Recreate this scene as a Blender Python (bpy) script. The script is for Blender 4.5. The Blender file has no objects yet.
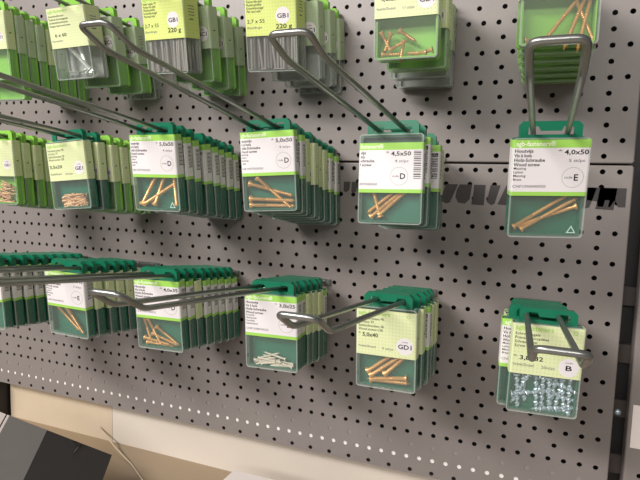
import bpy, bmesh, math, random, re
from mathutils import Vector, Matrix
RND = random.Random(7)
S = 0.001
Z0 = 1.45                       # height of board row zero above the floor
C = bpy.context.scene.collection

def W3(x, y, z):
    """board millimetres (right, down, into the board) -> metres (right, back, up)"""
    return Vector((x * S, z * S, Z0 - y * S))

# ------------------------------------------------------------------ materials
def lin(c):
    return tuple((v / 255 / 12.92) if v / 255 <= .04045 else ((v / 255 + .055) / 1.055) ** 2.4 for v in c) + (1,)

def mat(name, rgb, rough=.5, metal=0, spec=.5, noise=0, nscale=40, bump=0, bscale=200, trans=0):
    m = bpy.data.materials.new(name); m.use_nodes = True
    nt = m.node_tree; b = nt.nodes['Principled BSDF']
    b.inputs['Base Color'].default_value = lin(rgb); b.inputs['Roughness'].default_value = rough
    b.inputs['Metallic'].default_value = metal; b.inputs['Specular IOR Level'].default_value = spec
    tc = nt.nodes.new('ShaderNodeTexCoord')
    if noise:
        n = nt.nodes.new('ShaderNodeTexNoise'); n.inputs['Scale'].default_value = nscale; n.inputs['Detail'].default_value = 5
        nt.links.new(tc.outputs['Object'], n.inputs['Vector'])
        mx = nt.nodes.new('ShaderNodeMix'); mx.data_type = 'RGBA'
        a = lin(rgb); mx.inputs['A'].default_value = tuple(v * (1 - noise) for v in a[:3]) + (1,)
        mx.inputs['B'].default_value = tuple(min(1, v * (1 + noise)) for v in a[:3]) + (1,)
        nt.links.new(n.outputs['Fac'], mx.inputs['Factor']); nt.links.new(mx.outputs['Result'], b.inputs['Base Color'])
    if bump:
        n2 = nt.nodes.new('ShaderNodeTexNoise'); n2.inputs['Scale'].default_value = bscale
        nt.links.new(tc.outputs['Object'], n2.inputs['Vector'])
        bp = nt.nodes.new('ShaderNodeBump'); bp.inputs['Strength'].default_value = bump; bp.inputs['Distance'].default_value = .0005
        nt.links.new(n2.outputs['Fac'], bp.inputs['Height']); nt.links.new(bp.outputs['Normal'], b.inputs['Normal'])
    return m

def clear(name, tint, haze=.12, hazecol=(225, 235, 228)):
    m = bpy.data.materials.new(name); m.use_nodes = True
    nt = m.node_tree; nt.nodes.clear()
    out = nt.nodes.new('ShaderNodeOutputMaterial')
    tr = nt.nodes.new('ShaderNodeBsdfTransparent'); tr.inputs[0].default_value = tint
    gl = nt.nodes.new('ShaderNodeBsdfGlossy'); gl.inputs['Roughness'].default_value = .18
    df = nt.nodes.new('ShaderNodeBsdfDiffuse'); df.inputs[0].default_value = lin(hazecol)
    lw = nt.nodes.new('ShaderNodeLayerWeight'); lw.inputs[0].default_value = .5   # facing is the same on both sides of a wall
    pw = nt.nodes.new('ShaderNodeMath'); pw.operation = 'POWER'; pw.inputs[1].default_value = 4.5; nt.links.new(lw.outputs['Facing'], pw.inputs[0])
    fr = nt.nodes.new('ShaderNodeMath'); fr.operation = 'MULTIPLY_ADD'; fr.inputs[1].default_value = .8; fr.inputs[2].default_value = .03; nt.links.new(pw.outputs[0], fr.inputs[0])
    m1 = nt.nodes.new('ShaderNodeMixShader'); m1.inputs[0].default_value = haze
    m2 = nt.nodes.new('ShaderNodeMixShader')
    nt.links.new(tr.outputs[0], m1.inputs[1]); nt.links.new(df.outputs[0], m1.inputs[2])
    nt.links.new(fr.outputs[0], m2.inputs[0]); nt.links.new(m1.outputs[0], m2.inputs[1]); nt.links.new(gl.outputs[0], m2.inputs[2])
    nt.links.new(m2.outputs[0], out.inputs[0])
    return m

def dotted(name, rgb, dot, step=.0032, r=.28, rough=.45):
    """printed paper with a regular raster of dots"""
    m = mat(name, rgb, rough); nt = m.node_tree; b = nt.nodes['Principled BSDF']
    tc = nt.nodes.new('ShaderNodeTexCoord'); v = nt.nodes.new('ShaderNodeTexVoronoi')
    v.inputs['Scale'].default_value = 1 / step; v.inputs['Randomness'].default_value = 0
    nt.links.new(tc.outputs['Object'], v.inputs['Vector'])
    lt = nt.nodes.new('ShaderNodeMath'); lt.operation = 'LESS_THAN'; lt.inputs[1].default_value = r
    nt.links.new(v.outputs['Distance'], lt.inputs[0])
    mx = nt.nodes.new('ShaderNodeMix'); mx.data_type = 'RGBA'
    mx.inputs['A'].default_value = lin(rgb); mx.inputs['B'].default_value = lin(dot)
    nt.links.new(lt.outputs[0], mx.inputs['Factor']); nt.links.new(mx.outputs['Result'], b.inputs['Base Color'])
    return m

M = dict(
    board=mat('grey_powder_coat', (130, 123, 121), .38, 0, .5, .05, 25, .25, 900),
    boardback=mat('dark_sheet', (34, 32, 32), .7),
    steel=mat('galvanised_steel', (150, 152, 150), .34, .9, .5, .12, 90),
    zincw=mat('pale_zinc', (226, 214, 200), .35, .4),
    zinc=mat('zinc', (190, 204, 214), .32, .5, .5, .1, 200),
    bolt=mat('bright_bolt_steel', (228, 228, 226), .25, .6),
    nail=mat('nail_steel', (150, 140, 138), .5, .25, .5, .1, 150),
    brass=mat('brass_zinc', (226, 172, 108), .34, .55, .5, .1, 120),
    bronze=mat('bronze_screw', (214, 168, 128), .4, .35, .5, .15, 150),
    dgreen=mat('dark_green_plastic', (20, 108, 86), .38, 0, .5),
    tabgreen=mat('green_tab_plastic', (12, 112, 82), .35, 0, .5),
    lime=mat('lime_green_plastic', (138, 198, 78), .4, 0, .5),
    greyback=mat('grey_plastic', (168, 168, 166), .4),
    inkmark=mat('moulded_mark', (190, 215, 205), .4),
    inkring=mat('ring_ink', (176, 184, 166), .5),
    white=mat('label_white', (230, 225, 228), .45),
    band=mat('label_green_band', (158, 212, 92), .45),
    pale=dotted('label_pale_green', (218, 226, 178), (206, 217, 164)),
    yellow=dotted('label_yellow_green', (212, 224, 134), (200, 215, 116)),
    greygreen=dotted('label_grey_green', (182, 198, 166), (174, 192, 156)),
    ink=mat('black_ink', (26, 26, 30), .5), ink2=mat('grey_ink', (112, 110, 116), .5),
    inkgreen=mat('green_ink', (160, 205, 100), .5), inkwhite=mat('pale_ink', (236, 246, 214), .5),
    clear=clear('clear_plastic', (.97, .985, .975, 1), .05),
    frost=clear('frosted_plastic', (.9, .95, .92, 1), .3),
    cream=mat('cream_wall', (206, 197, 186), .35, 0, .5, .14, 7),
    tan=mat('warm_light_tan', (196, 180, 158), .35, 0, .5, .16, 14),  # warm light on wall and shelf, put into the colour
    ledge=mat('tan_ledge', (150, 130, 104), .3, 0, .5, .06, 4),
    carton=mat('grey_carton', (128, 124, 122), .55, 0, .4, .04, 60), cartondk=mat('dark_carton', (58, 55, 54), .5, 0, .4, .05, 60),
    pinkwhite=mat('white_carton', (232, 222, 218), .5),
    post=mat('dark_upright', (20, 19, 19), .5), clip=mat('grey_clip', (66, 60, 58), .4, .3),
    stain=mat('dark_adhesive_mark', (66, 63, 63), .6, 0, .3, .12, 60),
    plug=mat('white_plug', (232, 230, 228), .5), plugg=mat('grey_plug', (140, 134, 132), .5),  # the white carries the backlight behind the holes
    floor=mat('grey_floor', (190, 180, 168), .4, 0, .5, .08, 2),
)

# ------------------------------------------------------------------ mesh helpers
class MB:
    def __init__(s): s.v = []; s.f = []; s.m = []; s.mats = []
    def mi(s, m):
        if m not in s.mats: s.mats.append(m)
        return s.mats.index(m)
    def add(s, vs, fs, m):
        o = len(s.v); s.v += [tuple(v) for v in vs]; k = s.mi(m)
        for f in fs: s.f.append([i + o for i in f]); s.m.append(k)
    def box(s, x0, x1, y0, y1, z0, z1, m):
        vs = [(x, y, z) for x in (x0, x1) for y in (y0, y1) for z in (z0, z1)]
        s.add(vs, [(0, 1, 3, 2), (4, 6, 7, 5), (0, 4, 5, 1), (2, 3, 7, 6), (0, 2, 6, 4), (1, 5, 7, 3)], m)
    def build(s, name, parent=None, smooth=False, scale=S, recalc=True):
        me = bpy.data.meshes.new(name)
        me.from_pydata([(x * scale, y * scale, z * scale) for x, y, z in s.v], [], s.f)
        for m in s.mats: me.materials.append(M[m])
        me.polygons.foreach_set('material_index', s.m)
        if smooth: me.polygons.foreach_set('use_smooth', [True] * len(s.f))
        me.update()
        if recalc:
            bm = bmesh.new(); bm.from_mesh(me); bmesh.ops.recalc_face_normals(bm, faces=bm.faces); bm.to_mesh(me); bm.free()
        o = bpy.data.objects.new(name, me); C.objects.link(o)
        if parent: o.parent = parent
        return o

def tag(o, label=None, cat=None, group=None, kind=None):
    if label: o['label'] = label
    if cat: o['category'] = cat
    if group: o['group'] = group
    if kind: o['kind'] = kind
    return o

def empty(name, loc=(0, 0, 0)):
    o = bpy.data.objects.new(name, None); o.empty_display_size = .01; o.location = loc; C.objects.link(o); return o

def copy_tree(o, parent=None):
    c = o.copy(); C.objects.link(c)
    if parent: c.parent = parent
    for ch in list(KIDS.get(o.name, [])): copy_tree(ch, c)
    return c
KIDS = {}

def rrect(x0, x1, z0, z1, r, n=4):
    pts = []
    for cx, cz, a0 in ((x1 - r, z1 - r, 0), (x0 + r, z1 - r, 90), (x0 + r, z0 + r, 180), (x1 - r, z0 + r, 270)):
        for i in range(n + 1):
            a = math.radians(a0 + 90 * i / n); pts.append((cx + r * math.cos(a), cz + r * math.sin(a)))
    return pts

def prism(mb, pts, y0, y1, m, cap0=True, cap1=True):
    n = len(pts); vs = [(x, y0, z) for x, z in pts] + [(x, y1, z) for x, z in pts]
    fs = [(i, (i + 1) % n, (i + 1) % n + n, i + n) for i in range(n)]
    if cap0: fs.append(tuple(range(n)))
    if cap1: fs.append(tuple(range(2 * n - 1, n - 1, -1)))
    mb.add(vs, fs, m)

def ring(mb, outer, inner, y0, y1, m):
    n = len(outer)
    vs = [(x, y0, z) for x, z in outer] + [(x, y1, z) for x, z in outer] + [(x, y0, z) for x, z in inner] + [(x, y1, z) for x, z in inner]
    fs = []
    for i in range(n):
        j = (i + 1) % n
        fs += [(i, j, j + n, i + n), (i + 2 * n, i + 3 * n, j + 3 * n, j + 2 * n), (i, i + 2 * n, j + 2 * n, j), (i + n, j + n, j + 3 * n, i + 3 * n)]
    mb.add(vs, fs, m)

def tube(mb, pts, r, m, seg=12, closed_ends=True, radii=None):
    pts = [Vector(p) for p in pts]; n = len(pts); vs = []; fs = []
    t0 = (pts[1] - pts[0]).normalized(); up = Vector((0, 0, 1)) if abs(t0.z) < .9 else Vector((1, 0, 0))
    nx = t0.cross(up).normalized()
    for i, p in enumerate(pts):
        t = ((pts[min(i + 1, n - 1)] - pts[max(i - 1, 0)])).normalized()
        nx = (nx - t * nx.dot(t)).normalized(); ny = t.cross(nx)
        rr = radii[i] if radii else r
        for k in range(seg):
            a = 2 * math.pi * k / seg; q = p + nx * (rr * math.cos(a)) + ny * (rr * math.sin(a)); vs.append(q)
    for i in range(n - 1):
        for k in range(seg):
            l = (k + 1) % seg; fs.append((i * seg + k, i * seg + l, (i + 1) * seg + l, (i + 1) * seg + k))
    if closed_ends: fs += [tuple(range(seg))[::-1], tuple(range((n - 1) * seg, n * seg))]
    mb.add(vs, fs, m)

def fillet(pts, r, n=5):
    pts = [Vector(p) for p in pts]; out = [pts[0]]
    for a, b, c in zip(pts, pts[1:], pts[2:]):
        d1 = (a - b); d2 = (c - b); k = min(r, d1.length * .48, d2.length * .48)
        p, q = b + d1.normalized() * k, b + d2.normalized() * k
        for i in range(n + 1):
            t = i / n; out.append(p * (1 - t) ** 2 + b * 2 * t * (1 - t) + q * t * t)
    return out + [pts[-1]]

TXT = {}
def text_mesh(s, bold):
    key = (s, bold)
    if key not in TXT:
        cu = bpy.data.curves.new('t', 'FONT'); cu.body = s; cu.size = 1; cu.resolution_u = 2; cu.offset = .02 if bold else .008
        ob = bpy.data.objects.new('t', cu); C.objects.link(ob); dg = bpy.context.evaluated_depsgraph_get()
        me = ob.evaluated_get(dg).to_mesh(); vs = [v.co.copy() for v in me.vertices]; fs = [tuple(p.vertices) for p in me.polygons]
        ob.evaluated_get(dg).to_mesh_clear(); bpy.data.objects.remove(ob); bpy.data.curves.remove(cu)
        TXT[key] = (vs, fs, max([v.x for v in vs] or [0]))
    return TXT[key]

def text(mb, s, x, z, size, m, y, bold=False, width=None, clip=None, side=False):
    """lettering on the front (plane y) or on the right side (side: x is then depth, y the side plane)"""
    vs, fs, w = text_mesh(s, bold); k = size; kx = size if width is None else width / max(w, .01)
    P = [(x + v.x * kx, z + v.y * k) for v in vs]
    if clip is not None:
        keep = [f for f in fs if all(clip[0] <= P[i][0] <= clip[1] for i in f)]
        fs = keep
    used = sorted({i for f in fs for i in f}); mp = {i: k_ for k_, i in enumerate(used)}
    if side: out = [(y, P[i][0], P[i][1]) for i in used]
    else: out = [(P[i][0], y, P[i][1]) for i in used]
    mb.add(out, [tuple(mp[i] for i in f) for f in fs], m)

def disc(mb, x, z, r, y, m, r_in=None, n=28):
    o = [(x + r * math.cos(2 * math.pi * i / n), y, z + r * math.sin(2 * math.pi * i / n)) for i in range(n)]
    if r_in is None: mb.add(o, [tuple(range(n))], m)
    else:
        q = [(x + r_in * math.cos(2 * math.pi * i / n), y, z + r_in * math.sin(2 * math.pi * i / n)) for i in range(n)]
        mb.add(o + q, [(i, (i + 1) % n, (i + 1) % n + n, i + n) for i in range(n)], m)

def quad(mb, x0, x1, z0, z1, y, m):
    mb.add([(x0, y, z0), (x1, y, z0), (x1, y, z1), (x0, y, z1)], [(0, 1, 2, 3)], m)

# ------------------------------------------------------------------ the screw boxes
BW, BH, DROP = 57.0, 78.7, 6.5

def label_sleeve(kind, D, root, dy=0, shift=0, t=None, height=43.5, sidew=True):
    """printed sleeve pushed over the box; kind 'G' white with green bands, else a dotted colour"""
    t = t or {}
    mb = MB(); z1 = -DROP + .2 - dy; z0 = z1 - height
    base = {'G': 'white', 'P': 'pale', 'Y': 'yellow', 'Q': 'greygreen'}[kind]
    e = .35; r = 2.0
    # the ring lies in the x-y plane around the box
    xo = BW / 2 + e
    outer = rrect(-xo, xo, -e, D + e, r, 3); inner = rrect(-BW / 2 - .05, BW / 2 + .05, -.05, D + .05, r - .3, 3)
    def band(za, zb, m):
        n = len(outer)
        vs = [(x, y, zz) for zz in (za, zb) for x, y in outer] + [(x, y, zz) for zz in (za, zb) for x, y in inner]
        fs = []
        for i in range(n):
            j = (i + 1) % n
            fs += [(i, j, j + n, i + n), (i + 2 * n, i + 3 * n, j + 3 * n, j + 2 * n), (i, i + 2 * n, j + 2 * n, j), (i + n, j + n, j + 3 * n, i + 3 * n)]
        mb.add(vs, fs, m)
    if kind == 'G':
        band(z1 - 6.2, z1, 'band'); band(z0 + 3.2, z1 - 6.2, 'white'); band(z0, z0 + 3.2, 'band')
    else: band(z0, z1, base)
    y = -e - .08; x0 = -BW / 2 + 2.2 + shift; x1 = BW / 2 - 1.5; cl = (-BW / 2 + 1.0, BW / 2 - .6)
    T = lambda s, x, z, size, m, bold=False, w=None: text(mb, s, x, z, size, m, y, bold, w, cl)
    if kind == 'G':
        T('agb-fasteners\u00ae', x0, z1 - 4.8, 5.2, 'inkwhite', True, 29)
        for i, (s, w) in enumerate(t.get('names', (('Houtvijs', 14), ('Vis \u00e0 bois', 13), ('Holz-Schraube', 23), ('Wood screw', 19.5)))):
            T(s, x0 - 1, z1 - 9.8 - 3.5 * i, 3.6, 'ink', True, w)
        for i, (s, w) in enumerate(t.get('metals', (('Messing', 9.5), ('Laiton', 7.5), ('Messing', 9.5), ('Brass', 6.5)))):
            T(s, x0 - 1, z1 - 22.9 - 2.9 * i, 2.7, 'ink', False, w)
        T(t.get('num', 'CNF1097050050'), x0 - 1, z1 - 35.5 - 1.6, 3.1, 'ink2', False, 25)
        xs = x1 - 22 + (shift if shift < -5 else 0) + t.get('sx', 0)
        T('* ' + t.get('size', '5,0x50'), xs, z1 - 11.2, 5.0, 'ink', True, 22)
        T(t.get('pcs', '4 st/pc'), xs + 8, z1 - 17, 3.3, 'ink2', False, 12)
        cx, cz = xs + 12, z1 - 29; disc(mb, cx, cz, 8, y + .03, 'inkring', 7.6)
        T('code', cx - 6.2, cz - .8, 2.8, 'ink2', False, 6)
        T(t.get('code', 'D'), cx + .5, cz - 2.4, 7, 'ink', True)
        if t.get('bar'):
            for i in range(16):
                zz = z1 - 8 - i * 1.55; quad(mb, x1 - 6.5, x1 - .2, zz, zz + (.5, .9, .7)[i % 3], y, 'ink')
    elif kind in 'PYQ' and t:
        T('agb-fasteners', x0, z1 - 5, 5, 'inkgreen', True, 30)
        disc(mb, x1 - 6, z1 - 4, 1.6, y, 'inkgreen', 1.1)
        for i, (s, w) in enumerate(t['names']): T(s, x0, z1 - (9.6 + 3.5 * i if kind == 'P' else 8.5 + 3.1 * i), 3.3, 'ink', False, w)
        T(t['size'], x0 + t.get('szx', 0), z1 - t.get('szz', 27.5), 5.2, 'ink', t.get('b', True), t.get('szw', 19))
        T(t.get('fin', 'Verzinkt/Zincated'), x0, z1 - 36.5, 3.2, 'ink2', False, 17)
        if t.get('pcs'): T(t['pcs'], x0 + 23, z1 - 37, 3.2, 'ink2', False, 11)
        if t.get('code'):
            cx, cz, rr = t.get('cx', x1 - 9), z1 - t.get('cz', 32.5), t.get('cr', 8)
            disc(mb, cx, cz, rr, y + .05, 'white')
            w = 3.6 * len(t['code']) * rr / 8 + 2
            if t.get('word', True): T('code', cx - 3, cz + rr * .45, 2.2, 'ink2', False, 6)
            T(t['code'], cx - w / 2, cz - 2.4, 6 * rr / 8, 'ink', True, w)
        if t.get('wt'): T(t['wt'], cx - 8, cz - 12.3, 6.2, 'ink', True, 18)
    # right-hand side print: bar code or small text
    xs = BW / 2 + e + .08
    def sq(ya, yb, za, zb, m): mb.add([(xs, ya, za), (xs, yb, za), (xs, yb, zb), (xs, ya, zb)], [(0, 1, 2, 3)], m)
    if kind == 'G':
        for i in range(17):
            zz = z1 - 9.5 - i * 1.35; sq(D * .35, D * .85, zz, zz + (.4, .8, .6)[i % 3], 'ink')
    else:
        sq(D * .35, D * .6, z0 + height * .42, z0 + height * .42 + 1, 'ink')
        if D > 17: 
            for i in range(4): sq(D * .3, D * .7, z1 - 12 - 3 * i, z1 - 11.2 - 3 * i, 'ink2')
    return mb.build('label_sleeve', root)

def screw_box(back, kind, D=12.0, H=BH, lab=None, dy=0, shift=0, height=43.5):
    """plastic pack hanging from a two-wire hook; origin on the hook, front face at y = 0"""
    root = empty('screw_box'); kids = []
    zt, zb = -DROP, -DROP - H; hw = BW / 2
    # green back tray with inner rim
    mb = MB(); bc = {'dark': 'dgreen', 'lime': 'lime', 'grey': 'greyback'}[back]
    prism(mb, rrect(-hw, hw, zb, zt, 3), D - 2.2, D, bc)
    ring(mb, rrect(-hw + 1.6, hw - 1.6, zb + 1.6, zt - 1.6, 2.2), rrect(-hw + 2.6, hw - 2.6, zb + 2.6, zt - 2.6, 1.6), (3.2 if back != 'grey' else D - 6), D - 2.2, bc)
    kids.append(mb.build('back_tray', root))
    # hang tab: plate with euro slot, rimmed like a shallow tray
    tb = MB(); tc = {'dark': 'tabgreen', 'lime': 'lime', 'grey': 'lime'}[back]
    tw, z_hi, z_lo = 23.0, 5.6, zt - 1.0
    o = [(-tw, z_lo), (-tw, z_hi - 3), (-tw + 3, z_hi), (tw - 3, z_hi), (tw, z_hi - 3), (tw, z_lo)]
    # slot: two wire openings joined under a central bump
    s_lo, s_hi, s_mid = -4.4, 1.9, -1.6
    ya, yb = D - 6.2, D - 4.8
    def plate(poly):
        n = len(poly); vs = [(x, ya, z) for x, z in poly] + [(x, yb, z) for x, z in poly]
        tb.add(vs, [tuple(range(n)), tuple(range(2 * n - 1, n - 1, -1))] + [(i, (i + 1) % n, (i + 1) % n + n, i + n) for i in range(n)], tc)
    plate([(-tw, z_lo), (tw, z_lo), (tw, s_lo), (-tw, s_lo)])
    plate([(-tw, s_lo), (-16.8, s_lo), (-16.8, s_hi - 1.2), (-15.6, s_hi), (-15.6, z_hi), (-tw + 3, z_hi), (-tw, z_hi - 3)])
    plate([(tw, s_lo), (tw, z_hi - 3), (tw - 3, z_hi), (15.6, z_hi), (15.6, s_hi), (16.8, s_hi - 1.2), (16.8, s_lo)])
    plate([(-15.6, z_hi), (-15.6, s_hi), (-9.2, s_hi), (-7.4, s_mid), (7.4, s_mid), (9.2, s_hi), (15.6, s_hi), (15.6, z_hi)])
    # rim running back along the top and sides
    rim_in = [(-tw + 1.2, z_lo), (-tw + 1.2, z_hi - 3.4), (-tw + 3.5, z_hi - 1.2), (tw - 3.5, z_hi - 1.2), (tw - 1.2, z_hi - 3.4), (tw - 1.2, z_lo)]
    y2 = D - .2; n = len(o); ya = yb - .3
    vs = [(x, y2, z) for x, z in o] + [(x, ya, z) for x, z in o] + [(x, y2, z) for x, z in rim_in] + [(x, ya, z) for x, z in rim_in]
    fs = []
    for i in range(n - 1):
        fs += [(i, i + 1, i + 1 + n, i + n), (i + 2 * n, i + 3 * n, i + 1 + 3 * n, i + 1 + 2 * n), (i, i + 2 * n, i + 1 + 2 * n, i + 1), (i + n, i + 1 + n, i + 1 + 3 * n, i + 3 * n)]
    tb.add(vs, fs, tc)
    kids.append(tb.build('hang_tab', root))
    # clear lid: front plate and side walls
    lb = MB()
    o1 = rrect(-hw, hw, zb, zt, 3); i1 = rrect(-hw + 1.0, hw - 1.0, zb + 1.0, zt - 1.0, 2.2)
    prism(lb, rrect(-hw + 1.0, hw - 1.0, zb + 1.0, zt - 1.0, 2.2), 0.1, 1.0, 'clear')
    ring(lb, o1, i1, 0, 1.3, 'frost'); ring(lb, o1, i1, 1.3, D - 2.3, 'clear')
    kids.append(lb.build('clear_lid', root))
    kids.append(label_sleeve(kind, D, root, dy, shift, lab, height))
    KIDS[root.name] = kids
    return root

# hooks: (row, column) -> x, slope up towards the shopper, yaw, length to the bend, lean of the tip
ROWY = {'A': -75, 'B': 75, 'C': 225}
HK = {('A', 0): (-50, .08, -.01), ('A', 1): (-175, .11, -.04), ('A', 2): (-300, .15, -.12), ('A', 3): (-425, .12, -.06), ('A', 4): (-550, .12, -.10), ('A', 5): (-675, .12, -.05),
      ('B', 0): (-50, .080, -.012), ('B', 1): (-175, .13, -.06), ('B', 2): (-300, .185, -.125), ('B', 3): (-425, .12, -.04), ('B', 4): (-550, .115, -.09), ('B', 5): (-675, .12, -.05),
      ('C', 0): (-50, .086, .024), ('C', 1): (-175, .087, -.027), ('C', 2): (-300, .092, -.038), ('C', 3): (-425, .115, 0), ('C', 4): (-550, .10, 0), ('C', 5): (-675, .09, 0)}
BASE = {('B', 1): ((-173, 78, 0), (-195.1, 33.8, -283)), ('B', 2): ((-295, 78, 0), (-347.4, 15.6, -275))}
TIP = {('B', 3): (330, .5), ('C', 3): (335, .5), ('B', 0): (296, .42), ('B', 1): (287, .40), ('B', 2): (285, .50), ('C', 0): (294, .51), ('C', 1): (294, .54), ('C', 2): (309, .565)}

def hookpt(k, t):
    X0, sl, yaw = HK[k]
    return Vector((X0 + t * math.sin(yaw), ROWY[k[0]] - t * math.sin(sl), -t * math.cos(sl) * math.cos(yaw)))

def boxmatrix(k, t, yaw, pit, rol, dx):
    cy, sy, cp, sp, cr, sr = math.cos(yaw), math.sin(yaw), math.cos(pit), math.sin(pit), math.cos(rol), math.sin(rol)
    Ry = Matrix(((cy, 0, sy), (0, 1, 0), (-sy, 0, cy))); Rx = Matrix(((1, 0, 0), (0, cp, -sp), (0, sp, cp))); Rz = Matrix(((cr, -sr, 0), (sr, cr, 0), (0, 0, 1)))
    R = Ry @ Rz @ Rx; p = hookpt(k, t) + R.col[0] * dx
    bl = lambda v: Vector((v[0], v[2], -v[1]))
    a, b, c = bl(R.col[0]), bl(R.col[2]), -bl(R.col[1])
    m = Matrix(((a.x, b.x, c.x), (a.y, b.y, c.y), (a.z, b.z, c.z))).to_4x4()
    m.translation = W3(*p)
    return m

POSE = {('A', 0): (140, -.18, .08, -.02, .5), ('A', 1): (118.3, -.022, .08, -.005, 4.8), ('A', 2): (96.2, -.032, .188, .02, -8.35), ('A', 3): (116.3, .10, .174, .038, -4.5),
        ('A', 4): (117.9, .018, .185, -.015, -8.1), ('B', 0): (144, -.222, .163, -.023, 2.1), ('B', 1): (131.7, -.017, -.035, -.019, 3.7), ('B', 2): (118.6, -.092, .048, -.057, 4.95),
        ('B', 3): (143.3, .001, .128, -.003, 3.5), ('B', 4): (123.2, -.009, .067, -.078, -6.3), ('C', 0): (113.9, -.148, .015, .024, 5.9), ('C', 1): (120, 0, .041, -.013, -2),
        ('C', 2): (122.8, -.041, .054, -.014, 6.25), ('C', 3): (133.6, -.045, .097, -.011, -4.6), ('C', 4): (136.5, -.033, .123, .032, -6.5),
        ('A', 5): (128, -.03, .1, 0, 0), ('B', 5): (122, -.02, .08, 0, 0), ('C', 5): (146, -.02, .08, .01, -2)}

# label texts
NL = (('Houtschroeven PK', 25), ('Vis bois TF', 15), ('Senkschrauben SK', 25), ('Wood screws CSK', 24))
NN = (('Stalen nagels VK', 19), ('Pointes t\u00eate plate', 18), ('Flachkopfstifte', 17), ('Konstruktionsn\u00e4gel', 19), ('Flat head nails', 16))
NB = (('Houtdraadbouten', 24), ('Tirefonds t\u00eate hexagonale', 30), ('Sechskantholzschrauben', 29), ('Hexagon head wood screws', 32))
L = {
    'B0': dict(size='4,0x50', pcs='5 st/pc', code='E', num='CNF1096040050'),
    'B1': dict(size='4,5x50', pcs='4 st/pc', code='D', num='CNF1097045050', bar=True, names=(('Houtvijs', 14), ('Vis \u00e0 bois', 13), ('Holz-Schraube', 22), ('Wood screw', 19.5))),
    'B2': dict(size='5,0x50', pcs='4 st/pc', code='D', num='CNF1097050050'),
    'C2': dict(size='3,0x25', pcs='20 st/pc', code='D', num='CNF1098030025', metals=(('Verzinkt', 10), ('Galvanis\u00e9', 12), ('Verzinkt', 10), ('Galvanised', 13))),
    'C3': dict(size='4,0x35', pcs='6 st/pc', code='D', num='CNF1097040035'),
    'C4': dict(size='4,5x45', pcs='3 st/pc', code='E', num='CNF1096045045'),
    'C1': dict(names=NL, size='* 5,0x40', pcs='9 st/pc', code='GD1', szz=26, cz=32),
    'C0': dict(names=(('Schroefnagels', 20), ('Pointes torsad\u00e9es', 27), ('Schraubn\u00e4gel', 18), ('Screw nails', 16)), size='* 3,8x32', pcs='20st/pc', code='B', szz=31, cz=34, szw=24),
    'B4': dict(names=NL, size='3,5x20', pcs='20 st/pc', code='GE1', szz=29, cz=30, cr=7.5),
    'A1': dict(names=NL, size='* 4,0x20', pcs='11 st/pc', code='GD1', szz=29, cz=30),
    'A2': dict(names=NN, size='2,7 x 55', szz=31, code='GB1', cz=25, cr=8, wt='220 g', word=False, szw=20, b=False, fin='Blank/Bright', cx=14),
    'A4': dict(names=NB, size='6 x 60', szz=31, szw=18, szx=6, fin='Verzinkt', code=None),
    'B5': dict(names=NL, size='3,0x20', code='GE1', szz=29, cz=29, cr=6, fin='20 st/pc'),
    'Q': dict(names=NL, size='6,0x40', code='GC1', szz=28, cz=28, cr=8, fin='9 st/pc'),
}
PROTO = {}
def proto(key, *a, **k):
    if key not in PROTO: PROTO[key] = screw_box(*a, **k); PROTO[key]['fresh'] = 1
    return PROTO[key]
def place(key, m, label, group, *a, **k):
    p = proto(key, *a, **k)
    if p.get('fresh'): del p['fresh']; o = p
    else: o = copy_tree(p)
    o.matrix_world = m; o.rotation_mode = 'XYZ'
    return tag(o, label, 'screw box', group)

ORD = ['front', 'second', 'third', 'fourth', 'fifth', 'sixth', 'seventh', 'eighth', 'ninth', 'tenth', 'eleventh']
LOOK = {('dark', 'G'): 'dark box, white-green label', ('dark', 'P'): 'dark box, pale-dotted label',
        ('lime', 'P'): 'lime box, pale-dotted label', ('lime', 'Q'): 'lime box, grey-green label', ('grey', 'P'): 'clear box, pale-dotted label', ('grey', 'Q'): 'clear box, grey-green label'}
WHERE = {('A', 0): 'in the stack above the 4,0x50 box', ('A', 1): 'in the stack above the 4,5x50 box', ('A', 2): 'in the 220 g stack near 4,5x50',
         ('A', 3): 'in the 220 g stack beside the bolts', ('A', 4): 'in the stack of bolt boxes', ('A', 5): 'in the stack at the top left',
         ('B', 1): 'in the 4,5x50 stack', ('B', 2): 'in the 5,0x50 stack beside 4,5x50', ('B', 3): 'in the 5,0x50 stack beside GE1', ('B', 0): '',
         ('B', 4): 'in the GE1 stack', ('B', 5): 'in the lime stack beside GE1', ('C', 0): 'in the 3,8x32 stack', ('C', 1): 'in the 5,0x40 stack', ('C', 2): 'in the 3,0x25 stack',
         ('C', 3): 'in the 4,0x35 stack', ('C', 4): 'in the 4,5x45 stack', ('C', 5): 'in the stack beside the 4,5x45 boxes'}

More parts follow.
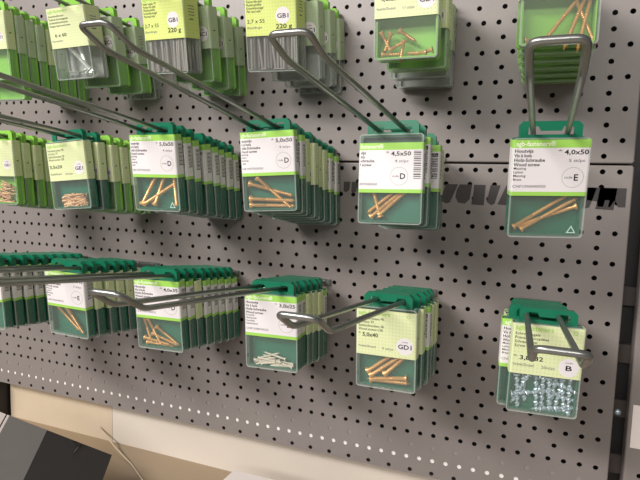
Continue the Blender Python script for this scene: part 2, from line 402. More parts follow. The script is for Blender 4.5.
# stacks behind each front box: (t, back, kind, D, extra dx)
ST = {
    ('A', 0): [(118, 'lime', 'P', 16, 0), (97, 'lime', 'P', 16, 0), (76, 'lime', 'P', 16, 0), (55, 'lime', 'P', 16, 0), (34, 'lime', 'P', 16, 0)],
    ('A', 1): [(88, 'lime', 'P', 18, 3), (62, 'grey', 'P', 18, 0), (32, 'grey', 'Q', 20, 0)],
    ('A', 2): [(66, 'grey', 'Q', 17, 4), (44, 'grey', 'Q', 17, 5), (23, 'grey', 'Q', 17, 5)],
    ('A', 3): [(83, 'lime', 'Q', 16, 6), (55, 'lime', 'Q', 16, 6), (28, 'lime', 'Q', 16, 3)],
    ('A', 4): [(84, 'lime', 'Q', 18, 2), (53, 'lime', 'Q', 18, 4), (27, 'grey', 'Q', 16, 0)],
    ('A', 5): [(113, 'lime', 'Q', 12, 0), (99, 'lime', 'Q', 12, 0), (85, 'lime', 'Q', 12, 1), (70, 'lime', 'P', 12, 0), (55, 'lime', 'Q', 12, 0), (41, 'lime', 'Q', 12, 0), (27, 'lime', 'Q', 12, 0), (13.5, 'lime', 'Q', 11, 0)],
    ('B', 1): [(115, 'dark', 'G', 12, 2), (82, 'dark', 'G', 12, 5), (60, 'dark', 'P', 12, 2)],
    ('B', 2): [(103.5, 'dark', 'G', 12, 1), (89, 'dark', 'P', 12, -1), (74, 'dark', 'P', 12, 1), (60, 'dark', 'P', 12, -1), (46, 'dark', 'P', 12, -1), (31.5, 'dark', 'G', 12, 0), (17, 'dark', 'G', 12, 0)],
    ('B', 3): [(128.5, 'dark', 'G', 12, 1), (113.5, 'dark', 'G', 12, 0), (93, 'dark', 'G', 14, 0), (76.5, 'dark', 'G', 12, 0), (62, 'dark', 'G', 12, -1), (46, 'dark', 'G', 12, 0), (30, 'dark', 'G', 12, -1)],
    ('B', 4): [(106, 'dark', 'P', 12, 2), (89, 'lime', 'P', 12, 4), (74, 'lime', 'P', 12, 4), (59, 'lime', 'P', 12, 3), (44, 'lime', 'P', 12, 3)],
    ('B', 5): [(108, 'lime', 'P', 12, -1), (92, 'lime', 'P', 12, 1), (77, 'lime', 'P', 12, -1), (62, 'lime', 'P', 12, 0)],
    ('C', 0): [(99, 'dark', 'G', 12, -8), (84, 'dark', 'P', 12, -4), (69, 'dark', 'P', 12, -5), (54, 'dark', 'P', 12, -5)],
    ('C', 1): [(104, 'dark', 'P', 12, 2), (83, 'dark', 'G', 12, 3), (62, 'dark', 'P', 12, 2), (44, 'dark', 'P', 12, 2)],
    ('C', 2): [(108, 'dark', 'G', 12, -1), (92, 'dark', 'P', 12, 0), (77, 'dark', 'P', 12, 0), (62, 'dark', 'P', 12, 1), (46, 'dark', 'G', 12, 0)],
    ('C', 3): [(119, 'dark', 'G', 12, 0), (104, 'dark', 'P', 12, 0), (88, 'dark', 'G', 12, 1), (73.5, 'dark', 'G', 12, 0), (59, 'dark', 'G', 12, 0), (44, 'dark', 'G', 12, 0), (29, 'dark', 'G', 12, 0)],
    ('C', 4): [(121, 'dark', 'P', 12, 0), (103, 'dark', 'P', 12, 0), (87, 'dark', 'P', 12, 0), (71, 'dark', 'P', 12, 0), (56, 'dark', 'P', 12, 0)],
    ('C', 5): [(130, 'dark', 'G', 12, 0), (114, 'dark', 'G', 12, 0), (98, 'dark', 'G', 12, 0), (83, 'dark', 'G', 12, 0), (68, 'dark', 'G', 12, 0), (53, 'dark', 'G', 12, 0), (38, 'dark', 'G', 12, 0), (23, 'dark', 'G', 12, 0)],
}
FRONT = {('A', 0): ('lime', 'P', 16, 'A1', 0, 0), ('A', 1): ('lime', 'P', 18, 'A1', 0, 0), ('A', 2): ('grey', 'Y', 24, 'A2', 0, 0), ('A', 3): ('grey', 'Y', 24, 'A2', 0, 0),
         ('A', 4): ('grey', 'P', 24, 'A4', 0, 0), ('A', 5): ('lime', 'P', 13, 'B5', 0, 0), ('B', 0): ('dark', 'G', 12, 'B0', 1.5, 0), ('B', 1): ('dark', 'G', 12, 'B1', 8, -9),
         ('B', 2): ('dark', 'G', 12, 'B2', 0, -2.5), ('B', 3): ('dark', 'G', 12, 'B2', 0, -1), ('B', 4): ('dark', 'P', 12, 'B4', 2, 0), ('B', 5): ('lime', 'P', 12, 'B5', 0, 0),
         ('C', 0): ('dark', 'P', 12, 'C0', 1, 0), ('C', 1): ('dark', 'P', 12, 'C1', 3, 0), ('C', 2): ('dark', 'G', 12, 'C2', 1, 0), ('C', 3): ('dark', 'G', 12, 'C3', 0, 0),
         ('C', 4): ('dark', 'G', 12, 'C4', 0, -1), ('C', 5): ('dark', 'G', 12, 'B2', 0, 0)}
CONT = {('A', 0): 'long brass screws', ('A', 1): 'short brass screws', ('A', 2): 'grey nails', ('A', 3): 'grey nails', ('A', 4): 'two bright bolts', ('A', 5): 'bronze screws', ('B', 0): '4,0x50 brass screws',
        ('B', 1): '4,5x50 brass screws', ('B', 2): '5,0x50 brass screws', ('B', 3): '5,0x50 brass screws', ('B', 4): 'small bronze screws', ('B', 5): 'small pale screws', ('C', 0): 'twisted zinc nails',
        ('C', 1): '5,0x40 brass screws', ('C', 2): 'short zinc screws', ('C', 3): '4,0x35 brass screws', ('C', 4): 'three brass screws', ('C', 5): 'brass screws'}
FM = {}
for k, (back, kind, D, lk, dy, sh) in FRONT.items():
    t, yaw, pit, rol, dx = POSE[k]
    m = boxmatrix(k, t, yaw, pit, rol, dx); FM[k] = m
    H = BH
    ttl = 'front box ' + WHERE[k] + ', with ' + CONT[k]
    if k == ('B', 0): ttl = 'single dark green 4,0x50 box, alone on its hook near the panel edge'
    if k == ('C', 5): ttl = 'front box with white label ' + WHERE[k]
    if len(re.findall(r"[A-Za-z0-9]+", ttl)) > 16: ttl = ttl.split(', with')[0] + ', topmost in view'
    ttl = ttl.replace(', topmost in view', '')
    place('front%s%d' % k if k not in ((('A', 3)), ('B', 3), ('B', 2)) else 'front%s' % lk, m, ttl, None, back, kind, D, H, L[lk], dy, sh)
for k, lst in ST.items():
    _, yaw, pit, rol, dx0 = POSE[k]
    n = 1
    for j, (t, back, kind, D, dx) in enumerate(lst):
        w = max(0.3, t / POSE[k][0])
        d0 = dx0 if abs(dx0) < 6 else math.copysign(6, dx0)
        f = RND.uniform(-.012, .012)
        m = boxmatrix(k, t, yaw * w + f, pit, rol * .5 + RND.uniform(-.006, .006), d0 * w + dx + RND.uniform(-.5, .5))
        lab = {'G': L['B2'] if k != ('B', 1) else L['B1'], 'P': L['C1'], 'Q': L['Q'], 'Y': L['A2']}[kind]
        wh = WHERE[k]
        HH = 98.0 if k == ('A', 5) and j == 0 else BH
        place('%s%s%s%d' % (back, kind, D, HH), m, '%s, %s %s' % (LOOK[(back, kind)], ORD[n] + ' from the front', wh), 'boxes ' + wh, back, kind, D, HH, lab, 0, 0)
        n += 1

# recycling triangle moulded into two of the clear lids
for o in [o for o in C.objects if o.get('category') == 'screw box' and ('near the panel edge' in o['label'] or o['label'].startswith('front box in the 5,0x50 stack beside GE1'))]:
    mb = MB(); cx, cz = 19.5, -DROP - 72.5
    P_ = lambda r: [(cx + r * math.sin(a), cz + r * math.cos(a)) for a in (0, 2.094, 4.189)]
    a_, b_ = P_(4.2), P_(2.6); vs = [(x, -.06, z) for x, z in a_ + b_]
    mb.add(vs, [(i, (i + 1) % 3, (i + 1) % 3 + 3, i + 3) for i in range(3)], 'inkmark')
    mb.build('recycling_mark', o)

# ------------------------------------------------------------------ hooks
for k in HK:
    X0, sl, yaw = HK[k]; Lg, a = TIP.get(k, (295, .5)); h = 24.5; w = 12.5
    D3 = Vector((math.sin(yaw), -math.sin(sl), -math.cos(yaw) * math.cos(sl)))
    U = Vector((math.sin(yaw), -math.sin(a), -math.cos(a))).normalized()
    base = Vector((X0, ROWY[k[0]], 0)); B = base + D3 * Lg
    if k in BASE: base, B = Vector(BASE[k][0]), Vector(BASE[k][1])
    T = B + U * h
    mk = lambda p, s: Vector((p.x + s * w, p.y, p.z))
    path = [mk(base + Vector((0, 0, -.5)), -1), mk(B, -1), mk(T, -1), mk(T, 1), mk(B, 1), mk(base + Vector((0, 0, -.5)), 1)]
    path = [q - base for q in path]
    pts = fillet([(q.x, q.z, -q.y) for q in path], 6, 6)
    root = empty('wire_hook', W3(*base))
    mb = MB(); tube(mb, pts, 2.15, 'steel', 12); mb.build('wire_loop', root, True)
    mb = MB(); mb.box(-21, 21, -2.2, -.6, -4, 3.5, 'steel')
    for sx in (-25 + 6.5, 25 - 6.5): mb.box(sx - 1.5, sx + 1.5, -2.6, -.2, -3, 2.8, 'steel')
    mb.build('back_plate', root)
    tx = {'A': 'top', 'B': 'middle', 'C': 'bottom'}[k[0]]
    nm = {('A', 0): 'through the lime boxes above the 4,0x50 box', ('A', 1): 'through the lime boxes above the 4,5x50 box', ('A', 2): 'holding the 220 g boxes near 4,5x50', ('A', 3): 'holding the 220 g boxes beside bolts',
          ('A', 4): 'holding the 6 x 60 boxes', ('A', 5): 'holding the lime boxes beside 6 x 60', ('B', 0): 'holding the single 4,0x50 box', ('B', 1): 'holding the 4,5x50 boxes', ('B', 2): 'holding the 5,0x50 boxes beside 4,5x50',
          ('B', 3): 'holding the 5,0x50 boxes beside GE1', ('B', 4): 'holding the GE1 boxes', ('B', 5): 'holding the lime boxes beside GE1', ('C', 0): 'holding the 3,8x32 boxes', ('C', 1): 'holding the 5,0x40 boxes',
          ('C', 2): 'holding the 3,0x25 boxes', ('C', 3): 'holding the 4,0x35 boxes', ('C', 4): 'holding the 4,5x45 boxes', ('C', 5): 'holding the boxes beside 4,5x45'}[k]
    tag(root, 'galvanised double-wire hook in the %s row %s' % (tx, nm), 'hook', 'double-wire hooks on the perforated panels')

# ------------------------------------------------------------------ screws, nails and bolts in the front boxes
def lathe_x(mb, prof, m, seg=10):
    vs = []; fs = []
    for x, r in prof:
        for k in range(seg):
            a = 2 * math.pi * k / seg; vs.append((x, r * math.cos(a), r * math.sin(a)))
    n = len(prof)
    for i in range(n - 1):
        for k in range(seg):
            l = (k + 1) % seg; fs.append((i * seg + k, i * seg + l, (i + 1) * seg + l, (i + 1) * seg + k))
    fs += [tuple(range(seg)), tuple(range((n - 1) * seg, n * seg))]
    mb.add(vs, fs, m)
FAST = {}
def fastener(kind, Lh, d):
    key = (kind, Lh, d)
    if key in FAST: return FAST[key]
    mb = MB()
    if kind in ('brass', 'bronze', 'zinc', 'zincw'):
        d = d * .84
        pr = [(0, d * .35), (.01, d * .95), (.35, d * .98), (d * .75, d * .46), (Lh * .36, d * .46)]
        x = Lh * .36; pit = max(1.5, d * .45)
        while x < Lh - d * 1.2:
            pr += [(x + pit * .15, d * .34), (x + pit * .6, d * .52), (x + pit * .75, d * .52), (x + pit, d * .34)]; x += pit
        pr += [(Lh, .15)]
        lathe_x(mb, pr, kind, 10)
        mb.box(-.06, .1, -d * .7, d * .7, -.3, .3, 'ink'); mb.box(-.06, .1, -.3, .3, -d * .7, d * .7, 'ink')
        nm = 'wood_screw'
    elif kind == 'nail':
        lathe_x(mb, [(0, d * 1.1), (.8, d * 1.1), (.81, d * .5), (Lh - 3, d * .5), (Lh, .1)], 'nail', 8); nm = 'steel_nail'
    elif kind == 'twist':
        n = 40; vs = []; fs = []
        lathe_x(mb, [(0, d * .9), (.9, d * .95), (1.4, d * .5)], 'zinc', 10)
        for i in range(n):
            x = 1 + (Lh - 3) * i / (n - 1); a0 = i * .42; s = d * .62
            for q in range(4):
                a = a0 + q * math.pi / 2; rr = s if q % 2 == 0 else s * .55
                vs.append((x, rr * math.cos(a), rr * math.sin(a)))
        for i in range(n - 1):
            for q in range(4):
                l = (q + 1) % 4; fs.append((i * 4 + q, i * 4 + l, i * 4 + 4 + l, i * 4 + 4 + q))
        vs.append((Lh, 0, 0)); e = len(vs) - 1
        fs += [((n - 1) * 4 + q, (n - 1) * 4 + (q + 1) % 4, e) for q in range(4)]
        mb.add(vs, fs, 'zinc'); nm = 'twisted_nail'
    else:   # hexagon bolt
        lathe_x(mb, [(0, d * .9), (d * .65, d * .9)], 'bolt', 6); lathe_x(mb, [(d * .6, d * 1.15), (d * .78, d * 1.15)], 'bolt', 16)
        pr = [(d * .7, d * .5), (Lh * .4, d * .5)]; x = Lh * .4
        while x < Lh - d: pr += [(x + .3, d * .36), (x + 1.3, d * .52), (x + 2, d * .36)]; x += 2.2
        pr += [(Lh, .2)]; lathe_x(mb, pr, 'bolt', 12); nm = 'hexagon_bolt'
    o = mb.build(nm, None, kind != 'twist' and kind != 'hex'); o['fresh'] = 1
    FAST[key] = o
    return o
def put(key, k, x0, d0, x1, d1, y0, y1, label, cat, group):
    """from head (x0, d0 below the box top, depth y0) towards the tip, in the box's own millimetres"""
    p = fastener(*key)
    if p.get('fresh'): del p['fresh']; o = p
    else: o = p.copy(); C.objects.link(o)
    if key[0] in ('brass', 'bronze', 'zincw'):
        hr = key[2] * .98; D_ = FRONT[k][2]
        d0 = min(d0, BH - 1.3 - hr); y0 = min(max(y0, 1.3 + hr), D_ - 2.5 - hr); x0 = max(-25.9 + hr * .6, min(25.9 - hr * .6, x0))
    a = Vector((x0, y0, -DROP - d0)); b = Vector((x1, y1, -DROP - d1)); v = (b - a).normalized()
    q = v.to_track_quat('X', 'Z').to_matrix().to_4x4(); q.translation = a * S
    o.matrix_world = FM[k] @ q
    tag(o, label, cat, group)

SC = {
    ('B', 0): (('brass', 50, 4.0), [(-24.1, 71.5, 19.7, 42.5), (-17.5, 74.3, 25.0, 45.9), (26.0, 53.8, -19.8, 70.5)]),
    ('B', 1): (('brass', 50, 4.5), [(-8.6, 74, -22.7, 30), (-17.9, 73.0, 21.1, 40), (16.6, 38.9, -23.9, 71.5), (-10.2, 71.1, 26.7, 38)]),
    ('B', 2): (('brass', 50, 5.0), [(-24.9, 73.6, 24.8, 74.4), (-24.8, 66.0, 25.0, 69.0), (-24, 50.7, 22.6, 64), (-14, 44.8, 22, 77)]),
    ('B', 3): (('brass', 50, 5.0), [(-23.8, 73.9, 3.4, 33.3), (-20.0, 73, 21.1, 50), (-6.2, 73.3, 14, 30), (21.5, 73.2, 20.4, 24)]),
    ('C', 1): (('brass', 40, 5.0), [(-18.5, 64.5, 10, 42), (-15.4, 68.4, 14.9, 44.6), (-1.7, 65.4, 21.9, 42), (19.9, 66.5, -18.6, 72), (-15.8, 74.5, 22.8, 71.9)]),
    ('C', 3): (('brass', 35, 4.0), [(-22.7, 43, -15.3, 74), (-17.8, 45.3, -3, 72), (-7.2, 53.9, 20.4, 73.4), (-24, 68.4, 10.1, 73.2), (-20.5, 74.6, 14.5, 75), (-12.9, 62.6, 18, 72)]),
    ('C', 4): (('brass', 45, 4.5), [(-21.0, 43, 12.5, 74), (-7.8, 40.2, 17.5, 74), (-13.2, 37.1, 15.5, 73.2)]),
    ('A', 0): (('brass', 45, 4.0), [(14.5, 43, -9.3, 75), (20, 40, 8, 74), (9.0, 38.9, 25.4, 72.2), (24, 40, 17, 74), (-24, 74.5, 19, 75)]),
}
SCL = {('B', 0): 'brass wood screw in the single 4,0x50 box', ('B', 1): 'brass wood screw lying in the front 4,5x50 box', ('B', 2): 'brass wood screw in the front 5,0x50 box beside the 4,5x50 stack',
       ('B', 3): 'brass wood screw in the front 5,0x50 box beside the GE1 stack', ('C', 1): 'brass wood screw in the front 5,0x40 box', ('C', 3): 'brass wood screw in the front 4,0x35 box',
       ('C', 4): 'brass wood screw seen in the front 4,5x45 box', ('A', 0): 'long brass screw in the lime box above the 4,0x50 box'}
for k, (key, rods) in SC.items():
    D = FRONT[k][2]
    for i, (x0, d0, x1, d1) in enumerate(rods):
        y = 5.3 if D < 14 else 6.5
        lean = (-1) ** i * .9
        put(key, k, x0, d0, x1, d1, y - lean * .6 + (i % 3) * .4, y + lean, SCL[k] if True else '', 'screw', 'screws ' + SCL[k].split(' in ', 1)[1])
def heap(k, key, n, label, group, z_lo=76.5, z_hi=66, xr=22, D=12, seed=1, zint=24):
    r = random.Random(seed)
    for i in range(n):
        f = i / n; d0 = z_lo - (z_lo - z_hi) * f * r.uniform(.6, 1)
        Lh = key[1]; ang = r.uniform(-.32, .32); sgn = r.choice((-1, 1)); x0 = r.uniform(-xr, xr - Lh) if sgn > 0 else r.uniform(-xr + Lh, xr)
        x1 = x0 + sgn * Lh * math.cos(ang); d1 = min(76.5, d0 + Lh * math.sin(ang)); d0 = min(d0, 75.5)
        y = r.uniform(3.8, D - 5)
        put(key, k, x0, d0, x1, d1, y, r.uniform(3.8, D - 5), label, 'screw', group)
heap(('C', 2), ('zincw', 25, 2.5), 20, 'short pale screw piled in the front 3,0x25 box', 'short screws in the 3,0x25 box', xr=23, seed=4)
heap(('B', 4), ('bronze', 20, 2.7), 34, 'small bronze screw piled in the front GE1 box', 'bronze screws in the GE1 box', z_hi=60, xr=23, seed=5)
heap(('B', 5), ('bronze', 20, 2.5), 28, 'small bronze screw in the front lime box beside GE1', 'bronze screws in the lime box beside GE1', z_hi=50, xr=24, seed=6)
for (x0, d0, x1, d1) in [(-25, 53.5, -14, 71.3), (-14.1, 54.5, -21, 72), (-22.8, 73.2, -3, 73.4), (-7, 53.1, 9, 63.8), (-2.4, 61.8, -5, 75), (-15.8, 69.5, 3, 60.3), (18, 74.4, 0, 73), (23.5, 71.4, 6, 75)]:
    put(('brass', 20, 4.0), ('A', 1), x0, d0, x1, d1, 6, 8, 'short brass screw in the lime box above the 4,5x50 box', 'screw', 'short brass screws above the 4,5x50 box')
for i, (x0, d0, x1, d1) in enumerate([(-21.7, 46, -18.7, 76), (-17.1, 40.9, -13.1, 70), (-5.6, 45.8, -3.5, 75.8), (4.5, 46, 6.9, 75), (17.1, 42.9, 12, 72), (22, 46.5, 21.9, 75.6), (-25, 64.5, 3, 59.9),
                                       (-3.5, 57.6, 24, 64.6), (-2.7, 47.2, 24, 55.7), (-1.0, 74.3, 25.8, 71.3), (10.0, 44.6, 7.5, 74), (14, 44, 19, 74), (-12, 45, -24, 73), (0, 43, 1, 73), (24, 75, -6, 75.6)]):
    put(('twist', 32, 3.4), ('C', 0), x0, d0, x1, d1, 3.6 + (i % 3) * 1.9, 3.8 + ((i + 1) % 3) * 1.9, 'twisted zinc nail in the front 3,8x32 box', 'nail', 'twisted nails in the 3,8x32 box')
for i, (x0, d0, x1, d1) in enumerate([(22.0, 73.2, -19.2, 30.6), (15.5, 73.3, -6.2, 20), (-18.0, 73, -16.0, 20.0), (-1, 73, -1.5, 20.1)]):
    put(('hex', 58, 5.6), ('A', 4), x0, d0, x1, d1, (6.5, 6.8, 17, 17)[i], (7, 14, 17, 17)[i], 'bright hexagon-head bolt in the clear 6 x 60 box', 'bolt', 'bolts in the 6 x 60 box')
for k, lb in ((('A', 2), 'grey steel nail in the 220 g box above 5,0x50 and 3,0x25'), (('A', 3), 'grey steel nail in the 220 g box beside 6 x 60')):
    r = random.Random(ord(k[0]) + k[1])
    for layer in range(3):
        for i in range(17):
            x = -25.2 + i * 3.12 + r.uniform(-.5, .5); up = r.random() < .5; tilt = r.uniform(-2.4, 2.4) if i not in (4, 9) else r.choice((-6, 6))
            xa = max(-25, min(25, x)); xb = max(-25.5, min(25.5, x + tilt)); y = 3.2 + layer * 6.2 + r.uniform(-.5, .5)
            if up: put(('nail', 55, 2.7), k, xa, 21.5 + r.uniform(0, 1), xb, 76, y, y + .5, lb, 'nail', 'nails in the 220 g box ' + lb.split('box ', 1)[1])
            else: put(('nail', 55, 2.7), k, xa, 76.5, xb, 21.6, y, y + .5, lb, 'nail', 'nails in the 220 g box ' + lb.split('box ', 1)[1])

# ------------------------------------------------------------------ perforated panels
def hole_cell(mb, cx, cy, w, h, r, m, depth=1.2, n=4):
    ca = math.atan2(h, w)
    angs = []
    for a0, a1 in ((-ca, ca), (ca, math.pi - ca), (math.pi - ca, math.pi + ca), (math.pi + ca, 2 * math.pi - ca)):
        for i in range(n): angs.append(a0 + (a1 - a0) * i / n)
    N = len(angs); outer = []; inner = []; back = []
    for a in angs:
        c, s_ = math.cos(a), math.sin(a); k = min((w / 2) / abs(c) if abs(c) > 1e-9 else 1e9, (h / 2) / abs(s_) if abs(s_) > 1e-9 else 1e9)
        outer.append((cx + k * c, 0, -(cy + k * s_))); inner.append((cx + r * c, 0, -(cy + r * s_))); back.append((cx + r * c, depth, -(cy + r * s_)))
    fs = []
    for i in range(N):
        j = (i + 1) % N; fs += [(i, j, j + N, i + N), (i + N, j + N, j + 2 * N, i + 2 * N)]
    mb.add(outer + inner + back, fs, m)
def panel(name, r0, r1, ytop, ybot, xl, xr, label, dense=range(-63, 2), sparse=range(-38, 1)):
    root = empty(name, W3((xl + xr) / 2, ybot, 0)); mb = MB()
    def q(xa, xb, ya, yb):
        if xb - xa > 1e-6 and yb - ya > 1e-6: mb.add([(xa, 0, -ya), (xb, 0, -ya), (xb, 0, -yb), (xa, 0, -yb)], [(0, 1, 2, 3)], 'board')
    R = 1.5
    edge = (r1, r0) if r0 > 0 else (r1,)
    for r in range(r0, r1 + 1):
        ya, yb = 15 * r - 7.5, 15 * r + 7.5
        if r % 2 == 0: cs = [15 * i for i in dense]; w = 15
        else: cs = [25 * j for j in sparse]; w = 25
        yA, yB = (15 * r - 5, 15 * r + 5) if r in edge else (ya, yb)
        q(xl + R, cs[0] - w / 2, yA, yB)
        for cx in cs:
            if r in edge: hole_cell(mb, cx, 15 * r, w, 10, 2.55, 'board')
            else: hole_cell(mb, cx, 15 * r, w, 15, 2.55, 'board')
        if cs[-1] + w / 2 < xr - R: q(cs[-1] + w / 2, xr - R, yA, yB)
        if r in edge:
            q(xl + R, xr - R, (ytop + R if r == r0 else ya), yA); q(xl + R, xr - R, yB, (ybot - R if r == r1 else yb))
    y_a, y_b = 15 * r0 - 7.5, 15 * r1 + 7.5
    if r0 not in edge: q(xl + R, xr - R, ytop + R, y_a)
    # rounded edges folded back 18 mm
    def bend(a, b, nx, nz):   # a,b edge end points on the face; (nx,nz) outward
        vs = []; n = 5
        for p in (a, b):
            for i in range(n + 1):
                t = math.pi / 2 * i / n; vs.append((p[0] + nx * R * math.sin(t), R * (1 - math.cos(t)), p[1] + nz * R * math.sin(t)))
            vs.append((p[0] + nx * R, 18, p[1] + nz * R))
        k = n + 2; mb.add(vs, [(i, i + 1, k + i + 1, k + i) for i in range(k - 1)], 'board')
    X0, X1, ZT, ZB = xl + R, xr - R, -(ytop + R), -(ybot - R)
    bend((X0, ZT), (X0, ZB), -1, 0); bend((X1, ZT), (X1, ZB), 1, 0); bend((X0, ZT), (X1, ZT), 0, 1); bend((X0, ZB), (X1, ZB), 0, -1)
    o = mb.build('perforated_sheet', None, False, S, False)
    bm = bmesh.new(); bm.from_mesh(o.data); bmesh.ops.remove_doubles(bm, verts=bm.verts, dist=1e-6); bmesh.ops.recalc_face_normals(bm, faces=bm.faces); bm.to_mesh(o.data); bm.free()
    o.location = W3(0, 0, 0) - root.location; o.parent = root
    tag(root, label, 'panel')
    return root
up = panel('perforated_panel', -26, 5, -400, 81.8, -1000, 26.5, 'grey perforated steel panel behind the top two rows of boxes, above the seam')
lo = panel('perforated_panel', 6, 29, 83.6, 440.3, -1000, 26.8, 'grey perforated steel panel behind the bottom row of boxes, below the seam')
# white strip paints backlight seen through one hole row, grey strip backs the next
mb = MB(); mb.box(-990, 20, .9, 1.9, -(420 + 4.5), -(420 - 4.5), 'plug'); o = mb.build('white_backing_strip'); o.location = W3(0, 0, 0) - lo.location; o.parent = lo
mb = MB(); mb.box(-990, 20, .8, 1.8, -(405 + 4), -(405 - 4), 'plugg'); o = mb.build('grey_backing_strip'); o.location = W3(0, 0, 0) - lo.location; o.parent = lo

# the neighbouring panel at the right, beyond the gap
root = empty('perforated_panel', W3(200, 440, 0)); mb = MB()
for i in range(9):
    pass
def plain(mb, x0, x1, y0, y1):
    R = 2.5; n = 5; prof = []
    for i in range(n + 1):
        t = math.pi / 2 * (1 - i / n); prof.append((x0 + R - R * math.sin(t), R * (1 - math.cos(t))))
    prof = [(x0, 18)] + prof + [(x1, 0), (x1, 18)]
    N = len(prof); vs = [(x, y, -y0) for x, y in prof] + [(x, y, -y1) for x, y in prof]
    mb.add(vs, [(i, i + 1, N + i + 1, N + i) for i in range(N - 1)], 'board')
plain(mb, 40, 46.5, 83.2, 440.3)
for r in range(6, 30):
    ya, yb = 15 * r - 7.5, 15 * r + 7.5
    if r % 2 == 0: hole_cell(mb, 54, 15 * r, 15, 15, 2.55, 'board')
    else: mb.add([(46.5, 0, -ya), (61.5, 0, -ya), (61.5, 0, -yb), (46.5, 0, -yb)], [(0, 1, 2, 3)], 'board')
mb.add([(61.5, 0, -83.2), (300, 0, -83.2), (300, 0, -440.3), (61.5, 0, -440.3)], [(0, 1, 2, 3)], 'board')
o = mb.build('perforated_sheet'); o.location = W3(0, 0, 0) - root.location; o.parent = root
mb = MB(); mb.box(43.5, 95, -.5, -.05, -362, -318, 'pinkwhite'); o = mb.build('cream_sticker'); o.location = W3(0, 0, 0) - root.location; o.parent = root
tag(root, 'grey steel panel across the dark gap, with a cream sticker on its edge', 'panel')
# slotted upright in the gap
root = empty('shelf_upright', W3(33, 480, 30)); mb = MB(); mb.box(14, 56, 24, 50, -520, 400, 'post')
o = mb.build('post', None); o.location = W3(0, 0, 0) - root.location; o.parent = root
for y0, y1 in ((203, 222), (262, 281), (320, 338), (378, 398), (437, 455)):
    mb = MB(); mb.box(23.5, 42, 14, 23.9, -y1, -y0, 'clip'); o = mb.build('panel_clip'); o.location = W3(0, 0, 0) - root.location; o.parent = root
mb = MB(); vs = []
lathe_x(mb, [(0, 3.4), (1.2, 3.2), (2.2, 2.0), (2.6, .2)], 'zinc', 14)
o = mb.build('screw_head', root, True); o.rotation_euler = (0, 0, -math.pi / 2); o.location = W3(32.5, 333, 14) - root.location
tag(root, 'dark slotted shelving upright in the gap between the two panels', 'upright')

# worn dark lettering fragments printed along the lower panel
def mark(poly):
    mb = MB(); mb.add([(x_, -.12, -y_) for x_, y_ in poly], [tuple(range(len(poly)))], 'stain')
    o = mb.build('lettering_mark'); o.location = W3(0, 0, 0) - lo.location; o.parent = lo; o['label'] = 'worn dark printed mark'
x = -162
for w_, ln, kind_ in ((4, 2, 0), (13, 5, 0), (14, 3, 1), (13, 2, 2), (10, 3, 0), (17, 6, 3), (15, 2, 4), (14, 4, 1), (18, 5, 3), (12, 3, 0), (16, 3, 2)):
    t_, b_ = 105.5, 126
    if kind_ == 0: mark([(x + ln, t_), (x + w_ + ln, t_), (x + w_ * .8, b_ - 1), (x + w_ * .45, b_ + .5), (x, b_ - 3)])
    elif kind_ == 1: mark([(x + ln + 1, t_), (x + w_ + ln, t_), (x + w_ + 1, b_ - 5), (x + w_ - 4, b_), (x + 3, b_ - 1), (x, b_ - 7), (x + 1, t_ + 6)])
    elif kind_ == 2: mark([(x + ln, t_), (x + w_ + ln - 1, t_), (x + w_, b_ + 1), (x, b_ + .5), (x + 1.5, b_ - 8)])
    elif kind_ == 3: mark([(x + ln, t_), (x + w_ + ln, t_), (x + w_, b_ + 2), (x + w_ - 4, b_ - 4), (x + w_ * .4, b_), (x - 2, b_ - .5)])
    else: mark([(x + ln, t_), (x + w_ + ln, t_ + .5), (x + w_ - 1, t_ + 12), (x + w_ - 3, b_), (x + w_ - 7, b_ - 8), (x + 3, b_ - 3), (x, b_ - 9)])
    x += w_ + 2.8
mark([(-12, 105.5), (22, 105.5), (22, 124), (15.5, 124), (14, 119), (12, 118), (9, 124), (7, 124), (8, 117.5), (4, 117.5), (3, 124), (-2, 124), (-3, 119), (-12, 118)])
x = -268
for w_, ln, b_ in ((8, 1, 118), (7, 1, 119), (9, -2, 125), (6, 0, 117), (9, 2, 124), (7, 0, 118)):
    mark([(x + ln, 105.5), (x + w_ + ln, 105.5), (x + w_, b_ - 3), (x + w_ / 2, b_), (x + 1, b_ - 2)]); x += w_ + 1.6

# ------------------------------------------------------------------ behind and below
mb = MB(); mb.box(-1300, 700, 52, 56, -440, 500, 'boardback'); o = mb.build('wall_back'); o.location = W3(0, 0, 0); tag(o, kind='structure')
mb = MB(); mb.box(-846, -632, 19.5, 26, -506, -438, 'tan'); mb.box(-632, 600, 20, 26, -506, -438, 'cream'); o = mb.build('wall_lower'); o.location = W3(0, 0, 0); tag(o, kind='structure')  # left section tan: warm light painted onto the cream wall
root = empty('base_shelf', W3(-300, 506, 0)); mb = MB(); mb.box(-1300, 600, -260, 30, -526, -506, 'ledge')
o = mb.build('shelf_board'); o.location = W3(0, 0, 0) - root.location; o.parent = root
tag(root, 'tan base shelf running below the perforated panels', 'shelf')
mb = MB(); mb.box(-1100, -850, 0, 40, -506, -443, 'post'); o = mb.build('trim_1'); o.location = W3(0, 0, 0); tag(o, kind='structure')
# floor
mb = MB(); mb.add([(-4000, -5000, 0), (4000, -5000, 0), (4000, 300, 0), (-4000, 300, 0)], [(0, 1, 2, 3)], 'floor'); o = mb.build('floor'); tag(o, kind='structure')

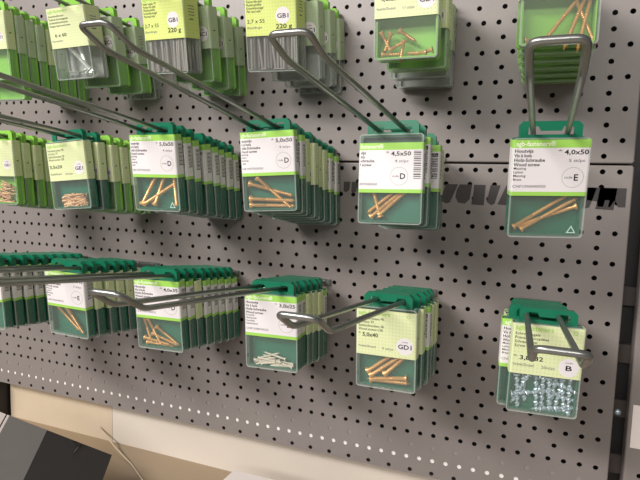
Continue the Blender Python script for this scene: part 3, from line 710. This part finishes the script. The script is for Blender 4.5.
# leaning carton
cam = Vector((-58.77, 111.11, -594.8)); kk = 785 / 520
cor = cam + (Vector((-377.1, 341.8, -254.4)) - cam) * kk
e1 = Vector((-.5785, -.5326, -.6178)); nn = Vector((.7885, -.5592, -.2562)); e2 = nn.cross(e1).normalized()
if e2.y < 0: e2 = -e2
e1 = e1.normalized()
root = empty('cardboard_carton', W3(*cor)); bl = lambda v: Vector((v.x, v.z, -v.y))
A, Bv, Nn = bl(e1), bl(e2), bl(nn).normalized()
def slab(name, a0, a1, b0, b1, n0, n1, m):
    mb = MB(); vs = [A * a + Bv * b + Nn * n for a in (a0, a1) for b in (b0, b1) for n in (n0, n1)]
    mb.add(vs, [(0, 1, 3, 2), (4, 6, 7, 5), (0, 4, 5, 1), (2, 3, 7, 6), (0, 2, 6, 4), (1, 5, 7, 3)], m)
    o = mb.build(name); o.parent = root; return o
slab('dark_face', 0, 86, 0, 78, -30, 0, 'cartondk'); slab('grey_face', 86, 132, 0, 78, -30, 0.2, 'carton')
slab('white_edge', 132, 134.5, 0, 78, -29, .1, 'pinkwhite'); slab('inner_seam', 134.5, 136, 0, 78, -29, -1, 'ink'); slab('side_flap', 136, 175, 0, 78, -29, 0, 'pinkwhite')
mb = MB(); tube(mb, fillet([A * 52 + Bv * 1 + Nn * 1, A * 56 + Bv * 4 + Nn * 3, A * 46 + Bv * 5 + Nn * 3, A * 42 + Bv * 1 + Nn * 1, A * 46 + Bv * 14 + Nn * .8], 2, 4), .5, 'clip', 8)
o = mb.build('wire_clip', root, True)
tag(root, 'dark and grey carton leaning on the base shelf', 'carton')
# white box at the lower edge of the picture
root = empty('white_box', W3(-355, 506, -60)); mb = MB(); mb.box(-379, -250, -140, -49, -505.9, -460, 'pinkwhite')
o = mb.build('box_body'); o.location = W3(0, 0, 0) - root.location; o.parent = root
mb = MB(); mb.box(-380, -249, -141, -48.2, -462, -459, 'pinkwhite'); o = mb.build('box_lid'); o.location = W3(0, 0, 0) - root.location; o.parent = root
tag(root, 'white box on the base shelf, only its top corner in view', 'box')
# streak of light between wall and shelf, shaped as a thin pale tube
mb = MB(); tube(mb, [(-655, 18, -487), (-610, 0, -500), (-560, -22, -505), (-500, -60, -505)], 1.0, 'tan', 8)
o = mb.build('light_streak', None, True); o.location = W3(0, 0, 0)
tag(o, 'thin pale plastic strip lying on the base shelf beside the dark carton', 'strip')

# ------------------------------------------------------------------ light
def area(name, loc, size, sizey, power, target, col=(1, .95, .9)):
    l = bpy.data.lights.new(name, 'AREA'); l.shape = 'RECTANGLE'; l.size = size; l.size_y = sizey; l.energy = power; l.color = col
    o = bpy.data.objects.new(name, l); o.location = loc; o.rotation_euler = (Vector(target) - Vector(loc)).to_track_quat('-Z', 'Y').to_euler(); C.objects.link(o)
area('ceiling_tube_aisle', (-1.5, -1.9, 2.6), 1.6, .3, 72, (-.4, 0, 1.1))
area('ceiling_tube_far', (.1, -3.6, 2.6), 3.0, .4, 56, (-.3, 0, 1.1))
w = bpy.data.worlds.new('store'); bpy.context.scene.world = w; w.use_nodes = True
bg = w.node_tree.nodes['Background']; bg.inputs[0].default_value = (1.0, .97, .94, 1); bg.inputs[1].default_value = .17

# ------------------------------------------------------------------ camera
cd = bpy.data.cameras.new('camera'); co = bpy.data.objects.new('camera', cd); C.objects.link(co); bpy.context.scene.camera = co
cd.sensor_width = 36; cd.lens = 539.155 / 640 * 36; cd.clip_start = .02
r_ = Vector((.92814322, -.02750402, .37120572)); d_ = Vector((.0625970, .99459656, -.08282087)); f_ = Vector((-.36692203, .10010599, .92484973))
bx, by, bz = bl(r_), -bl(d_), -bl(f_)
m = Matrix(((bx.x, by.x, bz.x), (bx.y, by.y, bz.y), (bx.z, by.z, bz.z))).to_4x4(); m.translation = W3(*cam); co.matrix_world = m

sc = bpy.context.scene
sc.view_settings.view_transform = 'Standard'; sc.view_settings.look = 'None'; sc.view_settings.gamma = 1; sc.view_settings.use_curve_mapping = False
sc.view_settings.exposure = 0.1
sc.cycles.transparent_max_bounces = 24; sc.cycles.max_bounces = 8; sc.cycles.use_denoising = True
